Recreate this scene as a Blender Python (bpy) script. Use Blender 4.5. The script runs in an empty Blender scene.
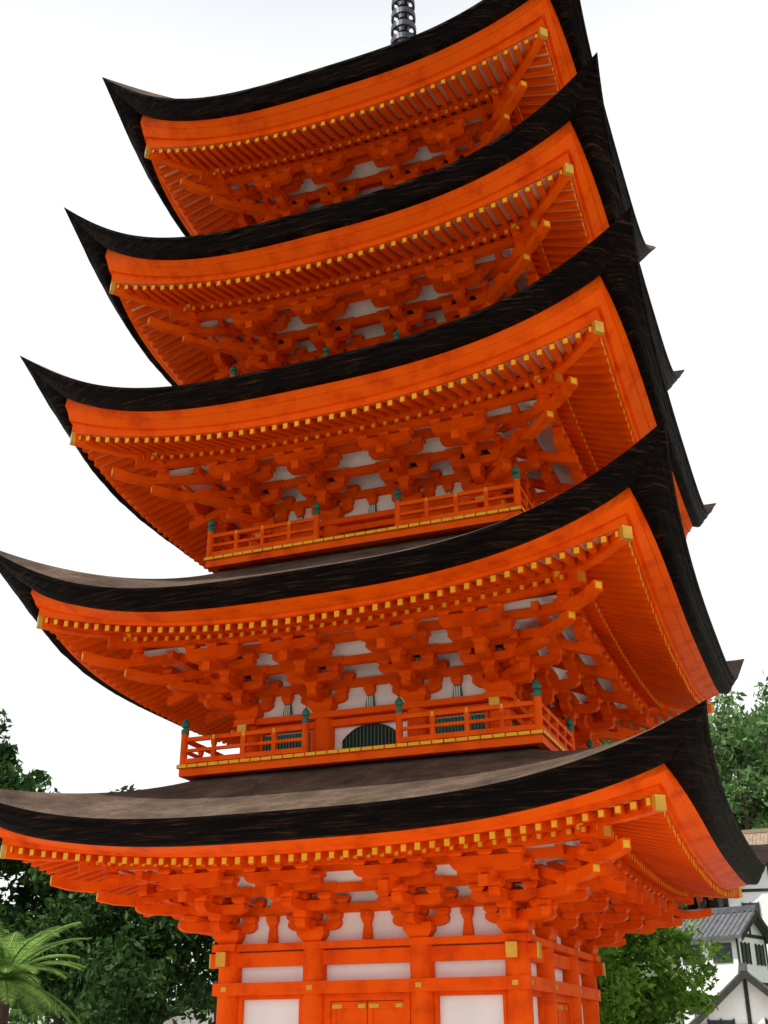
import bpy, math, random
import numpy as np
from mathutils import Vector, Matrix
random.seed(7); rng=np.random.default_rng(7)
scene=bpy.context.scene
scene.view_settings.view_transform='Standard'; scene.view_settings.look='None'; scene.view_settings.exposure=0

# ------------------------------------------------------------------ materials
def new_mat(name):
    m=bpy.data.materials.new(name); m.use_nodes=True
    nt=m.node_tree; return m,nt,nt.nodes['Principled BSDF']
def ramp_noise(nt,scale,cols,detail=6,mapping=None,rough=0.6):
    tc=nt.nodes.new('ShaderNodeTexCoord'); mp=nt.nodes.new('ShaderNodeMapping')
    nt.links.new(tc.outputs['Object'],mp.inputs[0])
    if mapping: mp.inputs['Scale'].default_value=mapping
    n=nt.nodes.new('ShaderNodeTexNoise'); n.inputs['Scale'].default_value=scale; n.inputs['Detail'].default_value=detail
    n.inputs['Roughness'].default_value=rough
    nt.links.new(mp.outputs[0],n.inputs['Vector'])
    r=nt.nodes.new('ShaderNodeValToRGB'); e=r.color_ramp.elements
    while len(e)<len(cols): e.new(0.5)
    for i,(p,c) in enumerate(cols): e[i].position=p; e[i].color=(*c,1)
    nt.links.new(n.outputs['Fac'],r.inputs[0])
    return r,n
def simple(name,cols,scale=3,rough=0.6,bump=0,mapping=None,metal=0,detail=6,bdist=0.02,spec=0.3):
    m,nt,b=new_mat(name); r,n=ramp_noise(nt,scale,cols,detail,mapping)
    nt.links.new(r.outputs[0],b.inputs['Base Color']); b.inputs['Roughness'].default_value=rough; b.inputs['Metallic'].default_value=metal
    b.inputs['Specular IOR Level'].default_value=spec
    if bump:
        bp=nt.nodes.new('ShaderNodeBump'); bp.inputs['Strength'].default_value=bump; bp.inputs['Distance'].default_value=bdist
        nt.links.new(n.outputs['Fac'],bp.inputs['Height']); nt.links.new(bp.outputs[0],b.inputs['Normal'])
    return m
VERM=simple('vermilion_lacquer',[(0.28,(0.62,0.048,0.0008)),(0.5,(0.88,0.096,0.001)),(0.8,(0.92,0.125,0.002))],2.6,0.5,0.15,bdist=0.004,spec=0.06,detail=9)
VERM_D=simple('vermilion_rafter',[(0.3,(0.68,0.060,0.0008)),(0.7,(0.88,0.098,0.001))],1.5,0.55,spec=0.04,detail=9)
YEL=simple('yellow_ochre_end',[(0.3,(0.74,0.42,0.02)),(0.7,(0.85,0.54,0.04))],6,0.45,spec=0.1)
GOLD=simple('gilt_metal',[(0.3,(0.55,0.28,0.03)),(0.7,(0.76,0.42,0.05))],6,0.35,metal=0.3)
WHITE=simple('white_plaster',[(0.25,(0.77,0.77,0.77)),(0.6,(0.88,0.88,0.89))],2,0.8)
BOARD=simple('ceiling_board_bounce_tint',[(0.3,(0.70,0.34,0.18)),(0.7,(0.82,0.48,0.30))],2,0.8,spec=0.05)  # white boards, with orange bounce light tinted into the base colour
BRONZE=simple('green_bronze',[(0.3,(0.02,0.11,0.08)),(0.7,(0.05,0.20,0.14))],8,0.5)
GREEN=simple('green_lattice_paint',[(0.3,(0.04,0.14,0.09)),(0.7,(0.08,0.2,0.14))],8,0.6)
DARK=simple('dark_lattice',[(0.3,(0.012,0.011,0.010)),(0.7,(0.022,0.02,0.018))],8,0.6)
IRON=simple('spire_metal',[(0.3,(0.03,0.035,0.05)),(0.7,(0.10,0.10,0.13))],8,0.4,metal=0.5)
STONE=simple('stone_base',[(0.3,(0.25,0.24,0.22)),(0.7,(0.38,0.36,0.33))],5,0.85,0.3)
def bark_top():
    m,nt,b=new_mat('cypress_bark_thatch')
    r,n=ramp_noise(nt,1.4,[(0.3,(0.055,0.040,0.034)),(0.5,(0.15,0.108,0.080)),(0.72,(0.32,0.23,0.165))],12,rough=0.78)
    r2,n2=ramp_noise(nt,26,[(0.3,(0.35,0.35,0.35)),(0.7,(1,1,1))],8,rough=0.8)
    mx=nt.nodes.new('ShaderNodeMix'); mx.data_type='RGBA'; mx.blend_type='MULTIPLY'; mx.inputs[0].default_value=0.8
    nt.links.new(r.outputs[0],mx.inputs[6]); nt.links.new(r2.outputs[0],mx.inputs[7]); nt.links.new(mx.outputs[2],b.inputs['Base Color'])
    bp=nt.nodes.new('ShaderNodeBump'); bp.inputs['Strength'].default_value=0.9; bp.inputs['Distance'].default_value=0.04
    nt.links.new(n2.outputs['Fac'],bp.inputs['Height']); nt.links.new(bp.outputs[0],b.inputs['Normal'])
    b.inputs['Roughness'].default_value=0.95; b.inputs['Specular IOR Level'].default_value=0.05; return m
BARK=bark_top()
def bark_edge():
    m,nt,b=new_mat('bark_edge_layers')
    r,n=ramp_noise(nt,3.2,[(0.46,(0.002,0.0014,0.0018)),(0.56,(0.009,0.0045,0.0035)),(0.67,(0.075,0.031,0.013)),(0.8,(0.17,0.08,0.036))],10,mapping=(0.6,0.6,12),rough=0.75)
    nt.links.new(r.outputs[0],b.inputs['Base Color']); b.inputs['Roughness'].default_value=0.6; b.inputs['Specular IOR Level'].default_value=0.05
    bp=nt.nodes.new('ShaderNodeBump'); bp.inputs['Strength'].default_value=0.9; bp.inputs['Distance'].default_value=0.03
    nt.links.new(n.outputs['Fac'],bp.inputs['Height']); nt.links.new(bp.outputs[0],b.inputs['Normal']); return m
EDGE=bark_edge()

# ------------------------------------------------------------------ mesh builder
class MB:
    def __init__(s,jit=False): s.v=[]; s.f=[]; s.m=[]; s.mats=[]; s.rot=0; s.jit=jit
    def mi(s,mat):
        if mat not in s.mats: s.mats.append(mat)
        return s.mats.index(mat)
    def P(s,p):                       # local (lateral x, outward d, z) -> world for the side in s.rot
        x,d,z=p; y=-d
        if s.jit and s.rot%2: x*=1.0013; y*=1.0013; z+=0.0025      # joints sit 2-3 mm proud of each other
        for _ in range(s.rot): x,y=-y,x
        return (x,y,z)
    def add(s,vs,fs,mat):
        o=len(s.v); s.v+= [s.P(p) for p in vs]; k=s.mi(mat)
        for f in fs: s.f.append(tuple(o+i for i in f)); s.m.append(k)
    def hexa(s,b,t,mat):
        s.add(list(b)+list(t),[(0,3,2,1),(4,5,6,7),(0,1,5,4),(1,2,6,5),(2,3,7,6),(3,0,4,7)],mat)
    def box(s,x0,x1,d0,d1,z0,z1,mat):
        s.hexa([(x0,d0,z0),(x1,d0,z0),(x1,d1,z0),(x0,d1,z0)],[(x0,d0,z1),(x1,d0,z1),(x1,d1,z1),(x0,d1,z1)],mat)
    def beam(s,p0,p1,w,h,mat,cap=None,capl=0.0,cs=1.0):
        dx,dd=p1[0]-p0[0],p1[1]-p0[1]; L=math.hypot(dx,dd) or 1; sx,sd=-dd/L*w/2,dx/L*w/2
        q=lambda p,k,z:(p[0]+k*sx,p[1]+k*sd,p[2]+z)
        s.hexa([q(p0,-1,0),q(p0,1,0),q(p1,1,0),q(p1,-1,0)],[q(p0,-1,h),q(p0,1,h),q(p1,1,h),q(p1,-1,h)],mat)
        if cap:
            if capl==0:     # painted end plate, slightly smaller than the timber
                ux,ud,uz=dx/L,dd/L,(p1[2]-p0[2])/L; hh=h*0.80*cs; ww=w*0.84*cs; z0=(h-hh)/2
                a=(p1[0]-ux*0.01,p1[1]-ud*0.01,p1[2]+z0-uz*0.01); b=(p1[0]+ux*0.004,p1[1]+ud*0.004,p1[2]+z0+uz*0.004)
                s.beam(a,b,ww,hh,cap)
            else:
                e=0.004; g=capl/L; p2=(p1[0]+dx/L*0.004,p1[1]+dd/L*0.004,p1[2]-e); p3=(p1[0]-dx*g,p1[1]-dd*g,p1[2]-(p1[2]-p0[2])*g-e)
                s.beam(p3,p2,w+2*e,h+2*e,cap)
    def poly(s,pts,w,h,mat,cap=None,capl=0.0,cs=1.0):
        for i in range(len(pts)-1): s.beam(pts[i],pts[i+1],w,h,mat,cap if i==len(pts)-2 else None,capl,cs)
    def arm(s,c,ax,L,w,h,mat,one=False):      # bow-shaped bracket arm
        a=L/2; r=min(0.15,a*0.5)
        e=[(a,h),(a,0.52*h),(a-0.12*r,0.34*h),(a-0.4*r,0.12*h),(a-r,0)]
        if one: prof=[(0,h)]+e+[(0,0)]
        else: prof=[(-x,z) for x,z in e]+[(x,z) for x,z in e[::-1]]
        n=len(prof); nx,nd=-ax[1],ax[0]
        vs=[(c[0]+ax[0]*t+nx*k*w/2,c[1]+ax[1]*t+nd*k*w/2,c[2]+z) for k in(-1,1) for t,z in prof]
        fs=[tuple(range(n)),tuple(range(2*n-1,n-1,-1))]+[(i,(i+1)%n,n+(i+1)%n,n+i) for i in range(n)]
        s.add(vs,fs,mat)
    def block(s,c,a,h,mat,ang=0):
        def ring(r,z):
            o=[]
            for k in range(4):
                t=math.radians(45+90*k)+ang; o.append((c[0]+r*1.414/2*math.cos(t),c[1]+r*1.414/2*math.sin(t),c[2]+z))
            return o
        r0,r1,r2=ring(a*0.62,0),ring(a,h*0.5),ring(a,h)
        s.hexa(r0,r1,mat); s.hexa(r1,r2,mat)
    def cyl(s,c,r,h,mat,n=20,r2=None):
        r2=r if r2 is None else r2
        vs=[(c[0]+r*math.cos(2*math.pi*i/n),c[1]+r*math.sin(2*math.pi*i/n),c[2]) for i in range(n)]+[(c[0]+r2*math.cos(2*math.pi*i/n),c[1]+r2*math.sin(2*math.pi*i/n),c[2]+h) for i in range(n)]
        s.add(vs,[tuple(range(n)),tuple(range(2*n-1,n-1,-1))]+[(i,(i+1)%n,n+(i+1)%n,n+i) for i in range(n)],mat)
    def lathe(s,c,prof,mat,n=16):
        for i in range(len(prof)-1):
            s.cyl((c[0],c[1],c[2]+prof[i][1]),max(prof[i][0],1e-3),prof[i+1][1]-prof[i][1],mat,n,max(prof[i+1][0],1e-3))
    def grid(s,fn,nu,nv,mat):
        vs=[fn(i/nu,j/nv) for j in range(nv+1) for i in range(nu+1)]
        s.add(vs,[(j*(nu+1)+i,j*(nu+1)+i+1,(j+1)*(nu+1)+i+1,(j+1)*(nu+1)+i) for j in range(nv) for i in range(nu)],mat)
    def obj(s,name,parent=None,smooth=False):
        me=bpy.data.meshes.new(name); me.from_pydata(s.v,[],s.f)
        for m in s.mats: me.materials.append(m)
        me.polygons.foreach_set('material_index',s.m)
        if smooth: me.polygons.foreach_set('use_smooth',[True]*len(s.f))
        me.update(); o=bpy.data.objects.new(name,me); scene.collection.objects.link(o)
        if parent: o.parent=parent
        return o
def empty(name,loc=(0,0,0)):
    o=bpy.data.objects.new(name,None); o.location=loc; scene.collection.objects.link(o); return o

# ------------------------------------------------------------------ PAGODA
pagoda=empty('five_storied_pagoda')
# E eave half width, ZT mid eave top, RT tip rise, ZR flying-rafter tip bottom (mid), RR rafter lift, BC column half, FL floor, RB balcony half, CT column top below ZR
LV=[dict(E=5.00,ZT=4.22,RT=0.74,ZR=3.67,RR=0.66,BC=2.08,FL=0.35,RB=0,TH=0.35,CT=0.73),
    dict(E=4.94,ZT=7.31,RT=1.14,ZR=6.77,RR=1.02,BC=1.98,FL=5.42,RB=2.77,TH=0.31,CT=0.60),
    dict(E=4.84,ZT=10.58,RT=1.21,ZR=9.87,RR=1.06,BC=1.88,FL=8.78,RB=2.63,TH=0.32,CT=0.50),
    dict(E=4.60,ZT=13.54,RT=1.40,ZR=12.87,RR=1.18,BC=1.77,FL=11.80,RB=2.48,TH=0.32,CT=0.50),
    dict(E=4.36,ZT=16.78,RT=1.36,ZR=16.06,RR=1.16,BC=1.66,FL=14.92,RB=2.34,TH=0.33,CT=0.50)]
for li,L in enumerate(LV):
    E,ZT,RT,ZR,RR,BC,FL,RB,TH=[L[k] for k in('E','ZT','RT','ZR','RR','BC','FL','RB','TH')]
    nx=LV[li+1] if li<4 else None
    lift=lambda x,d: RR*(abs(x)/E)**2.2*(abs(d)/E)**2.2
    D1,D2=E-1.36,E-0.62
    SB,SF=0.60,0.40
    if li==0: SB,SF=0.52,0.30
    RH,RW=0.105,0.085
    ZB0=SF*(D2-D1)-RH-0.03
    zf=lambda x,d: ZR+SF*(D2-d)+lift(x,d)
    zb=lambda x,d: ZR+ZB0+SB*(D1-d)+lift(x,d)
    top=lambda u: ZT+RT*abs(u)**3.2
    RBt=RT*0.80
    bot=lambda u: ZT-TH+RBt*abs(u)**3.0
    flare=lambda u: 1+0.020*abs(u)**8
    cin=lambda u: 0.26*abs(u)**5          # extra undercut of the bark towards the corner
    # ---- roof
    mb=MB()
    hin=(nx['RB']-0.28) if nx else 0.45
    zin=(nx['FL']-0.16) if nx else ZT+2.75
    H=zin-ZT
    for k in range(4):
        mb.rot=k
        def topf(a,b):
            u=2*a-1; u=math.copysign(abs(u)**0.8,u); h=(E*flare(u))*(1-b)+hin*b
            dz=-0.045*math.exp(-b*H/0.07)*(1-abs(u)**4)      # worn, rounded lip
            return (u*h,h,ZT+H*(0.72*b+0.28*b*b)+RT*abs(u)**3.2*(1-b)**1.7+dz)
        mb.grid(lambda a,b:topf(a,b*b*0.35+b*0.65),60,24,BARK)
        prof=[(0,0.0),(0.012,0.12),(0.045,0.22),(0.050,0.36),(0.09,0.58),(0.095,0.70),(0.13,0.92),(0.16,1.0),(0.30,1.0),(0.44,1.0)]
        def edgef(a,b):
            u=2*a-1; u=math.copysign(abs(u)**0.8,u); j=int(round(b*(len(prof)-1))); ins,f=prof[j]
            h=(E-ins-cin(u)*f**1.5)*(1+(flare(u)-1)*(1-f)); z0=top(u)-0.045*(1-abs(u)**4)
            wob=0.006*math.sin(u*37+j*1.7+li)+0.004*math.sin(u*91+j*2.3)
            return (u*h,h,z0*(1-f)+bot(u)*f+(wob if 0<j<7 else 0))
        mb.grid(edgef,90,len(prof)-1,EDGE)
    mb.obj('bark_roof_tier_%d'%(li+1),pagoda)
    # ---- eaves
    mb=MB()
    for k in range(4):
        mb.rot=k
        kay=lambda u: zf(u*(D2+0.02),D2)+RH
        bp=[(0.65,0.0,0),(0.585,0.0,0),(0.57,0.34,0.1),(0.52,0.34,0.1),(0.38,0.70,0.5),(0.36,0.70,0.5),(0.26,1.0,1),(0.23,1.0,1)]
        def boardf(a,b):
            u=2*a-1; j=int(round(b*(len(bp)-1))); ins,f,g=bp[j]; h=E-ins-g*cin(u)*0.92
            return (u*h,h,kay(u)*(1-f)+(bot(u)+0.004)*f)
        mb.grid(boardf,48,len(bp)-1,VERM)
        mb.grid(lambda a,b:((2*a-1)*(D1+(D2-D1)*b),D1+(D2-D1)*b,zf((2*a-1)*(D1+(D2-D1)*b),D1+(D2-D1)*b)+RH+0.002),40,4,BOARD)
        d0=BC-0.15
        mb.grid(lambda a,b:((2*a-1)*(d0+(D1-d0)*b),d0+(D1-d0)*b,zb((2*a-1)*(d0+(D1-d0)*b),d0+(D1-d0)*b)+RH+0.002),40,6,BOARD)
        N=24
        for i in range(N):
            xa=-D1+2*D1*i/N; xb=-D1+2*D1*(i+1)/N
            mb.beam((xa,D1-0.06,zb(xa,D1)+RH),(xb,D1-0.06,zb(xb,D1)+RH),0.09,0.13,VERM)
        n=int(D2*2/0.18); sp=2*D2/n
        for i in range(n):
            x=-D2+sp*(i+0.5)+random.uniform(-0.006,0.006)
            s0=max(D1-0.15,abs(x)+0.03); en=D2+random.uniform(-0.008,0.006)
            if s0<D2-0.05: mb.beam((x,s0,zf(x,s0)),(x,en,zf(x,D2)),RW*0.95,RH,VERM_D,YEL,0.0,random.uniform(0.85,0.98))
            s0=max(BC-0.1,abs(x)+0.03)
            if s0<D1-0.05:
                mid=(s0+D1)/2
                mb.poly([(x,s0,zb(x,s0)),(x,mid,zb(x,mid)),(x,D1,zb(x,D1))],RW*0.95,RH,VERM_D,YEL,0.0,0.7)
        ts=[BC,BC+0.6,D1-0.3,D1+0.02]
        mb.poly([(t,t,zb(t,t)-0.10) for t in ts],0.15,0.19,VERM,GOLD,0.0,0.8)
        ts=[D1-0.3,D1+0.2,D2-0.2,D2+0.03]
        mb.poly([(t,t,zf(t,t)-0.07) for t in ts],0.13,0.16,VERM,GOLD,0.06)
    mb.obj('eaves_tier_%d'%(li+1),pagoda)
    # ---- brackets
    mb=MB(True); sc=BC/2.08; o1,o2,o3=0.43*sc+0.02,0.86*sc+0.03,(E-1.67)-BC
    Z=ZR; ct=Z-L['CT']
    CX=[-BC,-0.375*BC,0.375*BC,BC]
    AL=0.96*sc; ah,bh,bs,aw=0.125,0.095,0.20,0.14
    z1=ct+0.15; z2=z1+ah+bh; z3=z2+ah+bh; z4=z3+ah+bh
    dp=BC+o3; zpu=zb(0,dp)-0.135; TS=0.38
    te=zpu-0.35                      # tail rafter underside at the purlin line
    tz=lambda o: te+TS*(o3-o)
    WT=zb(0,BC)+0.02
    for k in range(4):
        mb.rot=k
        mb.box(-BC-0.22,BC+0.22,BC-0.17,BC+0.17,ct-0.09,ct,VERM)
        for o,z,h in((0,z2+0.003,0.12),(0,z4,0.13),(0,z4+0.26,0.15),(o1,z3,0.12),(o2,z4-0.003,0.12)):
            e=BC+o+(0.26 if o>0 else 0.08); w=0.10
            mb.beam((0,BC+o,z),(e,BC+o,z),w,h,VERM); mb.beam((0,BC+o,z),(-e,BC+o,z),w,h,VERM)
        xs=np.linspace(0,dp+0.3,9)
        for sg in(-1,1):
            mb.poly([(sg*x,dp,zb(x,dp)-0.135) for x in xs],0.13,0.132,VERM,YEL,0.0,0.7)
        def ceil(oa,za,ob,zb_,mat=WHITE):
            mb.add([(-(BC+oa),BC+oa,za),(BC+oa,BC+oa,za),(BC+ob,BC+ob,zb_),(-(BC+ob),BC+ob,zb_)],[(0,1,2,3)],mat)
        ceil(0,z4+0.24,o1,z3+0.30); ceil(o1,z3+0.29,o2,z4+0.10); ceil(o2,z4+0.28,o3,zpu+0.09)
        mb.box(-BC-o1,BC+o1,BC+o1-0.02,BC+o1+0.02,z3+0.1,z3+0.31,WHITE)
        mb.box(-BC-o2,BC+o2,BC+o2-0.02,BC+o2+0.02,z4+0.09,z4+0.29,WHITE)
        mb.box(-BC,BC,BC-0.08,BC-0.03,ct,WT,WHITE)
        for xm in((CX[0]+CX[1])/2,0,(CX[2]+CX[3])/2):
            c=VERM if li==0 else GREEN
            w=0.05
            mb.hexa([(xm-w*1.5,BC-0.03,ct),(xm+w*1.5,BC-0.03,ct),(xm+w*1.5,BC+0.03,ct),(xm-w*1.5,BC+0.03,ct)],[(xm-w,BC-0.03,ct+0.22),(xm+w,BC-0.03,ct+0.22),(xm+w,BC+0.03,ct+0.22),(xm-w,BC+0.03,ct+0.22)],c)
            if li>0:
                for q in(-1,0,1): mb.box(xm+q*0.035-0.008,xm+q*0.035+0.008,BC+0.03,BC+0.038,ct+0.02,ct+0.2,WHITE)
            mb.block((xm,BC,ct+0.22),0.16,z2-ct-0.22,VERM)
        for ci,cx in enumerate(CX):
            if ci!=3: mb.block((cx,BC,ct),0.40,0.19,VERM)
            mb.arm((cx,BC,z1),(1,0),AL*0.82,aw,ah,VERM); mb.arm((cx,BC-0.3,z1),(0,1),2*(o1+0.38),aw+0.004,ah-0.003,VERM,one=True)
            for q in(-1,0,1):
                if not(ci==3 and q==0): mb.block((cx+q*AL*0.32,BC,z1+ah),bs,bh,VERM)
            mb.block((cx,BC+o1,z1+ah),bs,bh,VERM)
            mb.arm((cx,BC,z2),(1,0),AL*1.05,aw,ah,VERM); mb.arm((cx,BC+o1,z2),(1,0),AL*0.92,aw,ah,VERM)
            mb.arm((cx,BC-0.3,z2),(0,1),2*(o2+0.38),aw+0.004,ah-0.003,VERM,one=True)
            for q in(-1,0,1):
                if not(ci==3 and q==0): mb.block((cx+q*AL*0.44,BC,z2+ah),bs,bh,VERM)
                mb.block((cx+q*AL*0.37,BC+o1,z2+ah),bs,bh,VERM)
            mb.block((cx,BC+o2,z2+ah),bs,bh,VERM)
            mb.arm((cx,BC+o2,z3),(1,0),AL,aw,ah,VERM); mb.arm((cx,BC+o1,z3),(1,0),AL*1.1,aw+0.01,ah,VERM)
            for q in(-1,0,1):
                mb.block((cx+q*AL*0.42,BC+o2,z3+ah-0.005),bs,bh,VERM)
            mb.poly([(cx,BC-0.05,tz(-0.05)),(cx,BC+o2,tz(o2)-0.02),(cx,BC+o3+0.08,tz(o3+0.08)),(cx,BC+o3+0.20,tz(o3+0.16)+0.01)],0.12,0.14,VERM)
            zt_=tz(o3)+0.12; zp=zb(cx,dp)-0.135
            ax=AL*0.95
            hh=max(0.05,zp-zt_-0.03-0.08)
            mb.block((cx,dp,zt_-0.02),bs,0.06,VERM)
            mb.arm((cx,dp,zt_+0.03),(1,0),ax,aw,min(hh+0.02,0.2),VERM)
            for q in(-1,0,1): mb.block((cx+q*ax*0.42,dp,zt_+0.05+min(hh,0.18)),bs*0.95,0.07+max(0,hh-0.18),VERM)
        c=BC; a45=math.pi/4; u=(0.7071,0.7071)
        mb.arm((c-0.2,c-0.2,z1+0.004),u,2*(o1*1.414+0.42),aw,ah,VERM,one=True); mb.block((c+o1,c+o1,z1+ah),bs,bh,VERM,a45)
        mb.arm((c-0.2,c-0.2,z2+0.004),u,2*(o2*1.414+0.42),aw,ah,VERM,one=True); mb.block((c+o2,c+o2,z2+ah),bs,bh,VERM,a45)
        for (za,oe,ze,kick) in((te+0.36,o3*0.86,te-0.02,0.05),(te+0.66,o3+0.28,te+0.14,0.07)):
            p0=(c,c,za); t1=c+oe-0.12; p1=(t1,t1,ze); p2=(c+oe+0.12,c+oe+0.12,ze+kick*0.2); p3=(c+oe+0.30,c+oe+0.30,ze+kick)
            mb.poly([p0,p1,p2,p3],0.13,0.13,VERM,YEL,0.0,0.8)
        mb.block((c+o3,c+o3,te+0.26),0.2,0.12,VERM,a45)
        mb.lathe((c+o3,c+o3,te+0.38),[(0.05,0),(0.09,0.06),(0.07,0.14),(0.10,0.2)],VERM,10)
    mb.obj('bracket_sets_tier_%d'%(li+1),pagoda)
    # ---- body
    mb=MB(True); zc=ct-0.09; CR=0.165*sc; TB=0.20 if li==0 else 0.12
    for k in range(4):
        mb.rot=k
        for ci,cx in enumerate(CX[:3]): mb.cyl((cx,BC,FL-0.1),CR,zc-FL+0.1,VERM,24)
        mb.box(-BC-0.30,BC+0.30,BC-0.07,BC+0.07,zc-TB,zc-0.02,VERM)
        for sg in(-1,1):
            a,b=sg*(BC+0.28),sg*(BC+0.304)
            mb.box(min(a,b),max(a,b),BC-0.074,BC+0.074,zc-TB-0.004,zc-0.016,GOLD)
        mb.box(-BC,BC,BC-0.10,BC-0.05,FL-(0.0 if li==0 else 1.0),zc+0.02,WHITE)
        ib=0.375*BC
        if li==0:
            mb.box(-BC-0.17,BC+0.17,BC-0.05,BC+0.175,2.28,2.44,VERM)
            mb.box(-BC-0.17,BC+0.17,BC-0.05,BC+0.175,0.36,0.60,VERM)
            for cx in CX:
                mb.box(cx-0.04,cx+0.04,BC+0.172,BC+0.183,2.33,2.39,GOLD)
            for x0,x1 in((-BC,-ib),(ib,BC)):
                mb.box(x0+CR,x0+CR+0.05,BC-0.05,BC+0.03,0.6,2.28,VERM); mb.box(x1-CR-0.05,x1-CR,BC-0.05,BC+0.03,0.6,2.28,VERM)
                mb.box(x0+CR,x1-CR,BC-0.05,BC+0.028,1.32,1.42,VERM)
                mb.box(x0+CR,x1-CR,BC-0.05,BC+0.028,2.23,2.28,VERM)
            x0,x1=-ib+CR,ib-CR
            mb.box(x0,x0+0.09,BC-0.05,BC+0.05,0.6,2.28,VERM); mb.box(x1-0.09,x1,BC-0.05,BC+0.05,0.6,2.28,VERM)
            mb.box(x0+0.09,x1-0.09,BC-0.05,BC+0.048,2.19,2.28,VERM)
            for a,b in((x0+0.09,-0.006),(0.006,x1-0.09)):
                mb.box(a,b,BC-0.05,BC+0.0,0.6,2.185,VERM)
                for zz in(0.6,1.15,1.7,2.09): mb.box(a,b,BC,BC+0.016,zz,zz+0.09,VERM)
                mb.box(a,a+0.07,BC,BC+0.018,0.6,2.18,VERM); mb.box(b-0.07,b,BC,BC+0.018,0.6,2.18,VERM)
                for zz in(0.72,2.10):
                    mb.box(a+0.02,a+0.16,BC+0.017,BC+0.024,zz,zz+0.05,GOLD); mb.box(b-0.12,b-0.02,BC+0.017,BC+0.024,zz,zz+0.05,GOLD)
        else:
            mb.box(-BC-0.15,BC+0.15,BC-0.05,BC+0.15,FL,FL+0.10,VERM)
            top_=zc-TB
            if top_-FL>0.25:
                for x0,x1 in((-BC,-ib),(ib,BC)):
                    a,b=x0+CR+0.06,x1-CR-0.06
                    mb.box(a,b,BC-0.05,BC-0.03,FL+0.10,top_-0.03,GREEN)
                    q=a+0.03
                    while q<b-0.02: mb.box(q,q+0.025,BC-0.03,BC+0.005,FL+0.10,top_-0.03,GREEN); q+=0.05
                    mb.box(a-0.05,a,BC-0.05,BC+0.02,FL+0.1,top_,VERM); mb.box(b,b+0.05,BC-0.05,BC+0.02,FL+0.1,top_,VERM)
                n=16; w=ib-CR-0.13; hh=top_-FL-0.13
                pts=[(-w,BC-0.04,FL+0.1)]+[(w*(-1+2*i/n),BC-0.04,FL+0.1+hh*(0.5+0.5*(1-abs(-1+2*i/n)**2.5))) for i in range(n+1)]+[(w,BC-0.04,FL+0.1)]
                mb.add(pts,[tuple(range(len(pts)))],DARK)
                for i in range(n+1):
                    xx=w*(-1+2*i/n); h2=hh*(0.5+0.5*(1-abs(xx/w)**2.5)); mb.box(xx-0.006,xx+0.006,BC-0.04,BC-0.015,FL+0.1,FL+0.1+h2,GREEN)
                for i in range(n): mb.beam(pts[i+1],pts[i+2],0.05,0.03,DARK)
    mb.obj('body_storey_%d'%(li+1),pagoda)
    # ---- balcony
    if li>0:
        mb=MB(True); R=RB
        for k in range(4):
            mb.rot=k
            mb.box(-R+0.03,R-0.03,R-0.16,R-0.03,FL-0.17,FL-0.055,VERM)
            mb.box(-R+0.35,R-0.35,R-0.45,R-0.35,FL-0.7,FL-0.16,VERM)
            n=int(2*R/0.17); w=2*R/n
            for i in range(n):
                a=-R+w*i; m_=max(BC-0.1,abs(a+w/2))
                if m_<R-0.02: mb.box(a+0.004,a+w-0.004,m_-w/2 if m_>BC else m_,R,FL-0.055,FL,VERM)
                mb.box(a+0.010,a+w-0.010,R-0.01,R+0.006,FL-0.050,FL-0.006,YEL)
            g=0.70*R/2.7; r=R-0.07
            for sg in(-1,1):
                x0,x1=sg*g,sg*r
                for z,h,w in((0.02,0.07,0.07),(0.19,0.045,0.05),(0.35,0.06,0.06)):
                    mb.beam((x0,r,FL+z),(x1,r,FL+z),w,h,VERM)
                npst=4
                for i in range(npst+1):
                    xx=x0+(x1-x0)*i/npst
                    if 0<i<npst:
                        mb.box(xx-0.03,xx+0.03,r-0.03,r+0.03,FL,FL+0.20,VERM); mb.block((xx,r,FL+0.235),0.07,0.115,VERM)
                        mb.box(xx-0.018,xx+0.018,r-0.033,r+0.033,FL+0.347,FL+0.413,GOLD)
                mb.cyl((x0,r,FL),0.05,0.44,VERM,14); mb.lathe((x0,r,FL+0.44),[(0.055,0),(0.055,0.07),(0.035,0.08),(0.03,0.10),(0.055,0.115),(0.06,0.15),(0.045,0.19),(0.02,0.22),(0.0,0.25)],BRONZE,14)
            mb.cyl((r,r,FL),0.055,0.46,VERM,14); mb.lathe((r,r,FL+0.46),[(0.06,0),(0.06,0.07),(0.038,0.08),(0.033,0.10),(0.06,0.115),(0.065,0.15),(0.05,0.19),(0.022,0.23),(0.0,0.26)],BRONZE,14)
        mb.obj('balcony_storey_%d'%(li+1),pagoda)
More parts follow.
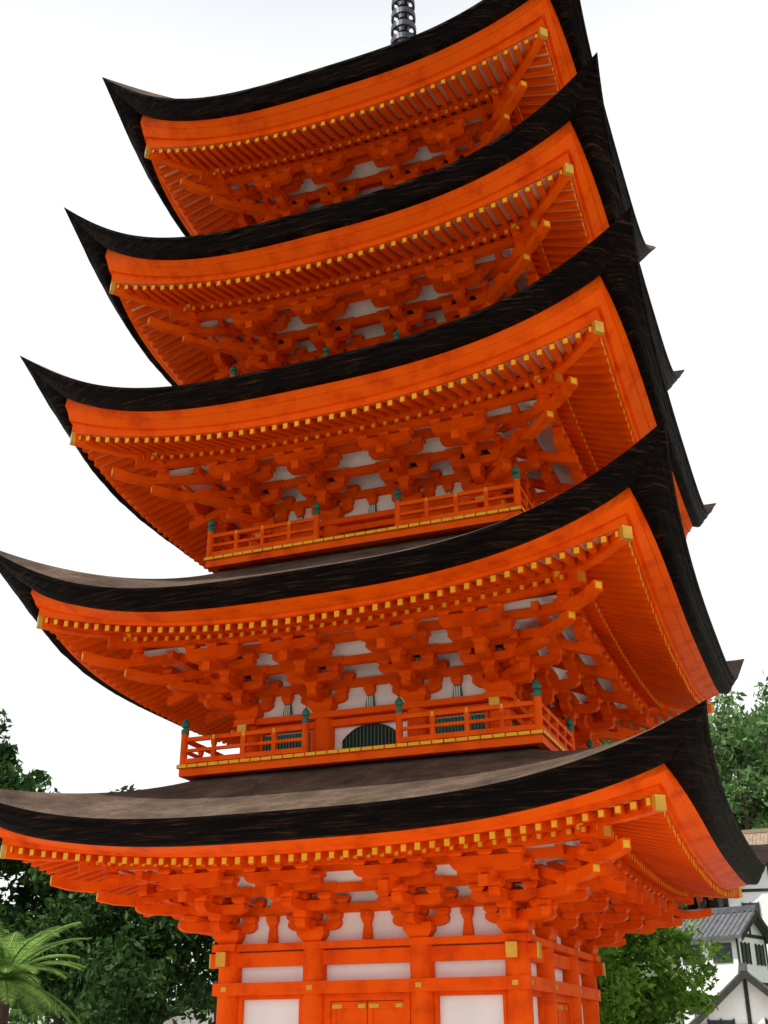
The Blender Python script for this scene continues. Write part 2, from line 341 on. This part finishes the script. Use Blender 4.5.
# ---- spire (sorin)
mb=MB(); zA=LV[4]['ZT']+2.70
mb.box(-0.5,0.5,-0.5,0.5,zA-0.2,zA+0.35,IRON); mb.box(-0.56,0.56,-0.56,0.56,zA+0.35,zA+0.43,IRON)
mb.lathe((0,0,zA+0.43),[(0.45,0),(0.42,0.15),(0.3,0.3),(0.12,0.36),(0.12,0.42),(0.34,0.52),(0.40,0.6),(0.12,0.62)],IRON,24)
mb.lathe((0,0,zA),[(0.09,0),(0.07,6.6)],IRON,12)
for i in range(9):
    z=zA+1.35+i*0.40; r=0.29-0.010*i
    for t in range(24):
        a0,a1=2*math.pi*t/24,2*math.pi*(t+1)/24
        mb.beam((r*math.cos(a0),r*math.sin(a0),z),(r*math.cos(a1),r*math.sin(a1),z),0.05,0.15,IRON)
    for t in range(4):
        a0=math.pi/4+math.pi/2*t; mb.beam((0,0,z+0.05),(r*math.cos(a0),r*math.sin(a0),z+0.05),0.05,0.05,IRON)
    mb.lathe((0,0,z+0.0),[(0.13,0),(0.13,0.22)],IRON,12)
for a in range(4):
    mb.rot=a
    mb.add([(0.05,0,zA+5.1),(0.32,0,zA+5.3),(0.40,0,zA+5.7),(0.2,0,zA+6.0),(0.05,0,zA+6.2)],[(0,1,2,3,4)],IRON)
mb.rot=0
mb.lathe((0,0,zA+6.25),[(0.03,0),(0.12,0.08),(0.12,0.16),(0.04,0.24),(0.10,0.34),(0.12,0.42),(0.06,0.54),(0.0,0.66)],IRON,16)
mb.obj('spire',pagoda)
mb=MB()
mb.box(-3.0,3.0,-3.0,3.0,-0.2,0.30,STONE); mb.box(-3.08,3.08,-3.08,3.08,0.30,0.36,STONE)
mb.box(-0.9,0.9,3.08,3.4,-0.1,0.18,STONE)
mb.obj('stone_platform',pagoda)

# ------------------------------------------------------------------ ground & terrain
def hz(x,y):
    x=np.asarray(x,float); y=np.asarray(y,float)
    r=np.hypot(x,y); az=np.arctan2(x-6.16,y+17.4)
    k=np.clip((az+0.50)/0.25,0,1)*np.clip((1.6-az)/0.5,0,1); k=k*k*(3-2*k)
    h=0.16*np.clip(r-28,0,140)+0.12*np.clip(r-90,0,80)
    return h*k + 0.4*np.sin(x*0.05)*np.cos(y*0.043)*np.clip((r-30)/40,0,1)
n=161; t=np.linspace(-1,1,n); g=np.sign(t)*(np.abs(t)**2.2)*900
X,Y=np.meshgrid(g,g); Zg=hz(X,Y)
vs=np.stack([X.ravel(),Y.ravel(),Zg.ravel()],1)
idx=np.arange(n*n).reshape(n,n); fs=np.stack([idx[:-1,:-1].ravel(),idx[:-1,1:].ravel(),idx[1:,1:].ravel(),idx[1:,:-1].ravel()],1)
me=bpy.data.meshes.new('ground'); me.from_pydata(vs.tolist(),[],fs.tolist()); me.polygons.foreach_set('use_smooth',[True]*len(fs))
gm,nt,b=new_mat('sandy_gravel')
r,nn=ramp_noise(nt,0.35,[(0.3,(0.38,0.35,0.30)),(0.7,(0.52,0.49,0.43))],12,rough=0.7)
geo=nt.nodes.new('ShaderNodeNewGeometry'); ln=nt.nodes.new('ShaderNodeVectorMath'); ln.operation='LENGTH'; nt.links.new(geo.outputs['Position'],ln.inputs[0])
mr=nt.nodes.new('ShaderNodeMapRange'); mr.inputs[1].default_value=26; mr.inputs[2].default_value=34; nt.links.new(ln.outputs['Value'],mr.inputs[0])
mx=nt.nodes.new('ShaderNodeMix'); mx.data_type='RGBA'; nt.links.new(mr.outputs[0],mx.inputs[0]); nt.links.new(r.outputs[0],mx.inputs[6]); mx.inputs[7].default_value=(0.07,0.10,0.035,1)
nt.links.new(mx.outputs[2],b.inputs['Base Color']); b.inputs['Roughness'].default_value=0.95
bp=nt.nodes.new('ShaderNodeBump'); bp.inputs['Strength'].default_value=0.3; nt.links.new(nn.outputs['Fac'],bp.inputs['Height']); nt.links.new(bp.outputs[0],b.inputs['Normal'])
me.materials.append(gm); go=bpy.data.objects.new('ground',me); scene.collection.objects.link(go)

# ------------------------------------------------------------------ foliage
def leaf_mat(name,c0,c1,c2,tl=0.35):
    m,nt,b=new_mat(name)
    geo=nt.nodes.new('ShaderNodeNewGeometry'); r=nt.nodes.new('ShaderNodeValToRGB'); e=r.color_ramp.elements; e.new(0.5)
    for i,(p,c) in enumerate(((0,c0),(0.55,c1),(1,c2))): e[i].position=p; e[i].color=(*c,1)
    nt.links.new(geo.outputs['Random Per Island'],r.inputs[0]); nt.links.new(r.outputs[0],b.inputs['Base Color']); b.inputs['Roughness'].default_value=0.6; b.inputs['Specular IOR Level'].default_value=0.2
    tr=nt.nodes.new('ShaderNodeBsdfTranslucent'); nt.links.new(r.outputs[0],tr.inputs[0]); ms=nt.nodes.new('ShaderNodeMixShader'); ms.inputs[0].default_value=tl
    nt.links.new(b.outputs[0],ms.inputs[1]); nt.links.new(tr.outputs[0],ms.inputs[2]); nt.links.new(ms.outputs[0],nt.nodes['Material Output'].inputs[0]); return m
LEAF_D=leaf_mat('dark_foliage',(0.012,0.036,0.008),(0.028,0.078,0.015),(0.07,0.15,0.03))
LEAF_B=leaf_mat('bright_foliage',(0.06,0.15,0.015),(0.15,0.31,0.035),(0.28,0.46,0.07),0.45)
LEAF_F=leaf_mat('forest_foliage_hazed',(0.07,0.13,0.045),(0.12,0.22,0.07),(0.18,0.31,0.10))  # greens lightened so the colour itself carries the distance haze
PALM=leaf_mat('palm_foliage',(0.12,0.22,0.04),(0.20,0.37,0.08),(0.32,0.50,0.14),0.45)
TRUNK=simple('tree_bark',[(0.3,(0.035,0.025,0.02)),(0.7,(0.09,0.065,0.045))],9,0.9,0.6,mapping=(1,1,0.3))
def leaf_quads(C,S):
    N=len(C); a=rng.normal(size=(N,3)); a/=np.linalg.norm(a,axis=1)[:,None]; b_=rng.normal(size=(N,3)); b_-=a*(a*b_).sum(1)[:,None]; b_/=np.linalg.norm(b_,axis=1)[:,None]
    s=S*(0.6+0.8*rng.random(N)); a*=s[:,None]; b_*=(s*0.45)[:,None]
    V=np.stack([C-a,C+b_-a*0.1,C+a,C-b_-a*0.1],1).reshape(-1,3)
    F=np.arange(4*N).reshape(N,4); return V,F
def clump_pts(cen,rad,n):
    d=rng.normal(size=(n,3)); d/=np.linalg.norm(d,axis=1)[:,None]; r=rng.random(n)**0.45
    return cen+d*r[:,None]*rad
def tube(V,F,pts,rad,ns=8):
    base=len(V)
    for i,(p,r) in enumerate(zip(pts,rad)):
        p=Vector(p); q=Vector(pts[min(i+1,len(pts)-1)])-Vector(pts[max(i-1,0)]); q.normalize()
        a=q.orthogonal().normalized() if i==0 else (a-q*a.dot(q)).normalized(); b_=q.cross(a)
        for k in range(ns):
            t=2*math.pi*k/ns; V.append(tuple(p+a*(r*math.cos(t))+b_*(r*math.sin(t))))
    for i in range(len(pts)-1):
        for k in range(ns): F.append((base+i*ns+k,base+i*ns+(k+1)%ns,base+(i+1)*ns+(k+1)%ns,base+(i+1)*ns+k))
def make_obj(name,V,F,mats,mi=None,loc=(0,0,0),parent=None):
    me=bpy.data.meshes.new(name); me.from_pydata(V if isinstance(V,list) else V.tolist(),[],F if isinstance(F,list) else F.tolist())
    for m in mats: me.materials.append(m)
    if mi is not None: me.polygons.foreach_set('material_index',mi)
    me.update(); o=bpy.data.objects.new(name,me); o.location=loc; scene.collection.objects.link(o)
    if parent: o.parent=parent
    return o
def tree(name,loc,H,W,leafm,nl=24000,leaf=0.10,trunk_h=0.35,nb=46,tr=0.16):
    V=[];F=[]; th=H*trunk_h
    lean=rng.normal(size=2)*0.03*H
    tp=[(lean[0]*t*t,lean[1]*t*t,H*0.9*t) for t in np.linspace(0,1,8)]
    tube(V,F,tp,[tr*(1-0.85*t)*(1.35 if t==0 else 1) for t in np.linspace(0,1,8)])
    C=[]
    for i in range(nb):
        t=rng.uniform(0.30,0.95); s=Vector((lean[0]*t*t,lean[1]*t*t,H*0.9*t)) if t>trunk_h*0.8 else Vector((0,0,th))
        a=rng.uniform(0,2*math.pi); f=(t-trunk_h*0.6)/(1-trunk_h*0.6); prof=math.sin(math.pi*min(1,max(0.08,f*0.85+0.12)))**0.7
        R=W/2*prof*rng.uniform(0.45,1.0); e=s+Vector((math.cos(a)*R,math.sin(a)*R,rng.uniform(0.02,0.14)*H))
        mpt=s.lerp(e,0.5)+Vector((0,0,-0.03*H))
        tube(V,F,[s,mpt,e],[tr*0.32*(1-0.5*t),tr*0.2*(1-0.5*t),0.01],5)
        C.append((e,1.0)); C.append((s.lerp(e,0.65),0.7))
    nt_=len(F); pts=[]
    per=nl//len(C)
    for e,sz in C:
        for q in range(3):
            off=rng.normal(size=3)*W*0.055; rr=W*rng.uniform(0.055,0.12)
            pts.append(clump_pts(np.array(e)+off,np.array([rr,rr,rr*0.6]),max(4,per//3)))
    LV_,LF=leaf_quads(np.concatenate(pts),leaf)
    o0=len(V); V=V+LV_.tolist(); F=F+(LF+o0).tolist()
    return make_obj(name,V,F,[TRUNK,leafm],[0]*nt_+[1]*(len(F)-nt_),loc)
tree('broadleaf_tree',(-8.9,6.6,0),6.6,6.5,LEAF_D,22000,0.10,0.3)
tree('broadleaf_tree',(-14.3,6.2,0),9.6,6.0,LEAF_D,20000,0.12,0.3)
tree('broadleaf_tree',(-12.0,7.8,0),8.0,4.6,LEAF_D,14000,0.12,0.3)
tree('broadleaf_tree',(-6.4,10.5,0),5.4,5.0,LEAF_D,12000,0.11,0.3)
tree('maple_tree',(1.1,9.0,0),5.9,4.4,LEAF_B,22000,0.085,0.3)
tree('maple_tree',(-1.6,14.0,0),5.8,4.6,LEAF_B,12000,0.10,0.3)
V=[];F=[]; tube(V,F,[(0,0,0),(0.05,0,1.1),(0.0,0.05,2.5)],[0.28,0.2,0.17],10); nt_=len(F); LVs=[]
for i in range(44):
    a=rng.uniform(0,2*math.pi); up=rng.uniform(-0.1,1.2); Lf=rng.uniform(1.2,1.7); p=Vector((0,0.05,2.5)); d=Vector((math.cos(a)*math.cos(up),math.sin(a)*math.cos(up),math.sin(up))); pts=[p]
    for s in range(14): p=p+d*(Lf/14); d=(d+Vector((0,0,-0.085))).normalized(); pts.append(p)
    tube(V,F,pts,[0.018]*len(pts),4)
    for s in range(1,15):
        for q in(-1,1):
            for hh in(0,0.33,0.66):
                b0=pts[s-1].lerp(pts[s],hh); dr=(pts[s]-pts[s-1]).normalized(); sd=dr.cross(Vector((0,0,1))).normalized()*q
                Ln=0.26*math.sin(math.pi*min(1,(s+hh)/15*0.9+0.1))+0.05; tip=b0+(sd+dr*0.5+Vector((0,0,-0.15))).normalized()*Ln
                LVs+= [tuple(b0-dr*0.014),tuple(b0+dr*0.014),tuple(tip)]
o0=len(V); V+=LVs; F+=[(o0+3*i,o0+3*i+1,o0+3*i+2) for i in range(len(LVs)//3)]
make_obj('sago_palm',V,F,[TRUNK,PALM],[0]*nt_+[1]*(len(F)-nt_),(-7.5,-0.2,0.15))
def forest(name,spots,mat,hmin,hmax,leaf,per):
    P=[];TV=[];TF=[]
    for x,y in spots:
        z=float(hz(x,y)); H=rng.uniform(hmin,hmax); W=H*rng.uniform(0.35,0.55); conif=rng.random()<0.45
        tube(TV,TF,[(x,y,z-0.3),(x,y,z+H*0.9)],[H*0.02,H*0.005],5)
        m=14
        for i in range(m):
            t=rng.uniform(0.22,1.0); rr=W/2*((1-t)*1.1+0.06 if conif else math.sin(math.pi*min(1,t*0.85+0.1))**0.6); a=rng.uniform(0,6.283); r=rr*rng.uniform(0.2,0.85)
            P.append(clump_pts(np.array([x+math.cos(a)*r,y+math.sin(a)*r,z+H*t]),np.array([W*0.17,W*0.17,W*0.12 if not conif else W*0.22]),per//m))
    LV_,LF=leaf_quads(np.concatenate(P),leaf); nt_=len(TF); o0=len(TV)
    return make_obj(name,TV+LV_.tolist(),TF+(LF+o0).tolist(),[TRUNK,mat],[0]*nt_+[1]*len(LF))
sp=[]
while len(sp)<200:
    az=rng.uniform(-0.32,0.16) if len(sp)<150 else rng.uniform(-0.24,-0.10); D=rng.uniform(98,150); sp.append((6.16+math.sin(az)*D,-17.4+math.cos(az)*D))
forest('hillside_forest',sp,LEAF_F,15,21.5,0.38,560)
sp=[]
while len(sp)<44:
    az=rng.uniform(-0.95,-0.42); D=rng.uniform(42,75); sp.append((6.16+math.sin(az)*D,-17.4+math.cos(az)*D))
forest('treeline',sp,LEAF_F,5,7.5,0.19,480)

# ------------------------------------------------------------------ houses
TILE=simple('grey_roof_tile',[(0.3,(0.06,0.065,0.075)),(0.7,(0.14,0.14,0.15))],4,0.6,0.3)
BTILE=simple('brown_roof_tile',[(0.3,(0.20,0.14,0.10)),(0.7,(0.32,0.24,0.18))],3,0.8,0.3)
TIMB=simple('dark_timber',[(0.3,(0.02,0.018,0.016)),(0.7,(0.05,0.045,0.04))],4,0.8)
GLASS=simple('window_glass',[(0.3,(0.03,0.035,0.04)),(0.7,(0.05,0.055,0.06))],4,0.15)
def house(name,loc,rz,w,d,h,rh,roofm,storeys=1):
    root=empty(name,loc); root.rotation_euler[2]=rz
    mb=MB(); mb.box(-w/2,w/2,-d/2,d/2,-1.5,h,WHITE)
    for s in(-1,1): mb.add([(-w/2,s*d/2,h),(w/2,s*d/2,h),(0,s*d/2,h+rh)],[(0,1,2)],WHITE)
    for s in(-1,1):
        for zz in(h-0.02,h*0.5 if storeys==2 else 0.9): mb.box(-w/2-0.03,w/2+0.03,s*(d/2+0.02)-0.03,s*(d/2+0.02)+0.03,zz-0.08,zz+0.08,TIMB)
        for xx in(-w/2,w/2): mb.box(xx-0.06,xx+0.06,s*(d/2+0.015)-0.03,s*(d/2+0.015)+0.03,-1.5,h-0.1,TIMB)
        mb.box(-0.07,0.07,s*(d/2+0.015)-0.03,s*(d/2+0.015)+0.03,h+0.06,h+rh-0.15,TIMB)
    mb.obj('walls',root)
    mb=MB()
    for st in range(storeys):
        z0=0.9+st*h*0.5
        for s in(-1,1):
            for xx in(-w/4,w/4):
                mb.box(xx-0.45,xx+0.45,s*(d/2+0.03)-0.02,s*(d/2+0.03)+0.02,z0,z0+0.9,GLASS)
                for q in(-0.45,0,0.45): mb.box(xx+q-0.03,xx+q+0.03,s*(d/2+0.05)-0.03,s*(d/2+0.05)+0.03,z0-0.05,z0+0.95,TIMB)
            for yy in(-d/4,d/4): mb.box(s*(w/2+0.02)-0.02,s*(w/2+0.02)+0.02,yy-0.5,yy+0.5,z0,z0+0.9,GLASS)
    mb.obj('windows',root)
    mb=MB(); ov=0.45; sl=rh/(w/2)
    for s in(-1,1):
        x1=s*(w/2+ov); z1=h-ov*sl
        lo=[(0,-d/2-ov,h+rh),(x1,-d/2-ov,z1),(x1,d/2+ov,z1),(0,d/2+ov,h+rh)]; hi=[(p[0],p[1],p[2]+0.16) for p in lo]
        mb.hexa(lo,hi,roofm)
        q=-d/2-ov+0.12
        while q<d/2+ov: mb.hexa([(0,q-0.04,h+rh+0.158),(x1,q-0.04,z1+0.158),(x1,q+0.04,z1+0.158),(0,q+0.04,h+rh+0.158)],[(0,q-0.03,h+rh+0.22),(x1,q-0.03,z1+0.22),(x1,q+0.03,z1+0.22),(0,q+0.03,h+rh+0.22)],roofm); q+=0.28
        for e in(-1,1):
            yy=e*(d/2+ov+0.02); mb.hexa([(0,yy-0.03,h+rh-0.14),(x1,yy-0.03,z1-0.14),(x1,yy+0.03,z1-0.14),(0,yy+0.03,h+rh-0.14)],[(0,yy-0.03,h+rh+0.14),(x1,yy-0.03,z1+0.14),(x1,yy+0.03,z1+0.14),(0,yy+0.03,h+rh+0.14)],TIMB)
    mb.box(-0.14,0.14,-d/2-ov-0.05,d/2+ov+0.05,h+rh+0.12,h+rh+0.4,roofm)
    mb.obj('roof',root); return root
house('plaster_house',(1.9,32.4,0.7),0.1,4.0,6,1.6,1.7,TILE)
house('plaster_house',(-0.1,45.5,2.2),1.25,3.4,3.2,4.4,1.0,TILE,2)
house('plaster_house',(1.9,57.4,4.8),0.1,5.0,6,5.0,2.0,TILE,2)
house('plaster_house',(2.2,78.0,8.2),1.5,7,8,5.6,2.8,BTILE,2)
house('plaster_house',(-15.5,22.0,0),0.5,5,6,2.2,1.2,TILE)

# ------------------------------------------------------------------ light, sky, camera
sd=Vector((-0.32,-0.42,1.0)).normalized()
el=math.asin(sd.z); rot=math.atan2(sd.x,sd.y)
w=bpy.data.worlds.new('World'); scene.world=w; w.use_nodes=True; nt=w.node_tree; bg=nt.nodes['Background']
sky=nt.nodes.new('ShaderNodeTexSky'); sky.sky_type='NISHITA'; sky.sun_disc=False; sky.sun_elevation=el; sky.sun_rotation=rot; sky.dust_density=3; sky.air_density=1.2
tc=nt.nodes.new('ShaderNodeTexCoord'); no=nt.nodes.new('ShaderNodeTexNoise'); no.inputs['Scale'].default_value=1.6; no.inputs['Detail'].default_value=5
nt.links.new(tc.outputs['Generated'],no.inputs['Vector'])
sx=nt.nodes.new('ShaderNodeSeparateXYZ'); nt.links.new(tc.outputs['Generated'],sx.inputs[0])
mz=nt.nodes.new('ShaderNodeMapRange'); mz.inputs[1].default_value=0.72; mz.inputs[2].default_value=0.92; mz.inputs[3].default_value=0.0; mz.inputs[4].default_value=0.75; nt.links.new(sx.outputs[2],mz.inputs[0])
mr=nt.nodes.new('ShaderNodeMapRange'); mr.inputs[1].default_value=0.3; mr.inputs[2].default_value=0.6; mr.inputs[3].default_value=0.85; mr.inputs[4].default_value=0.98; nt.links.new(no.outputs['Fac'],mr.inputs[0])
sb=nt.nodes.new('ShaderNodeMath'); sb.operation='SUBTRACT'; nt.links.new(mr.outputs[0],sb.inputs[0]); nt.links.new(mz.outputs[0],sb.inputs[1])
mx=nt.nodes.new('ShaderNodeMix'); mx.data_type='RGBA'; nt.links.new(sb.outputs[0],mx.inputs[0]); nt.links.new(sky.outputs[0],mx.inputs[6]); mx.inputs[7].default_value=(10.4,10.6,10.7,1)
nt.links.new(mx.outputs[2],bg.inputs[0]); bg.inputs[1].default_value=0.106
sl=bpy.data.lights.new('sun','SUN'); sl.energy=5.0; sl.angle=math.radians(0.5); sl.color=(1,0.95,0.87)
so=bpy.data.objects.new('sun',sl); so.rotation_euler=(-sd).to_track_quat('-Z','Y').to_euler(); so.location=(0,0,40); scene.collection.objects.link(so)
cam=bpy.data.cameras.new('camera'); co=bpy.data.objects.new('camera',cam); scene.collection.objects.link(co); scene.camera=co
cam.sensor_fit='VERTICAL'; cam.sensor_height=36; cam.lens=1142.1/1024*36; cam.clip_end=3000; cam.clip_start=0.1
yaw,pitch,roll=-0.3668,0.4399,-0.0055
fw=Vector((math.sin(yaw)*math.cos(pitch),math.cos(yaw)*math.cos(pitch),math.sin(pitch)))
rt=Vector((math.cos(yaw),-math.sin(yaw),0)); up=rt.cross(fw)
r2=rt*math.cos(roll)+up*math.sin(roll); u2=-rt*math.sin(roll)+up*math.cos(roll)
M3=Matrix((r2,u2,-fw)).transposed(); co.matrix_world=Matrix.Translation((6.1562,-17.4044,1.6))@M3.to_4x4()
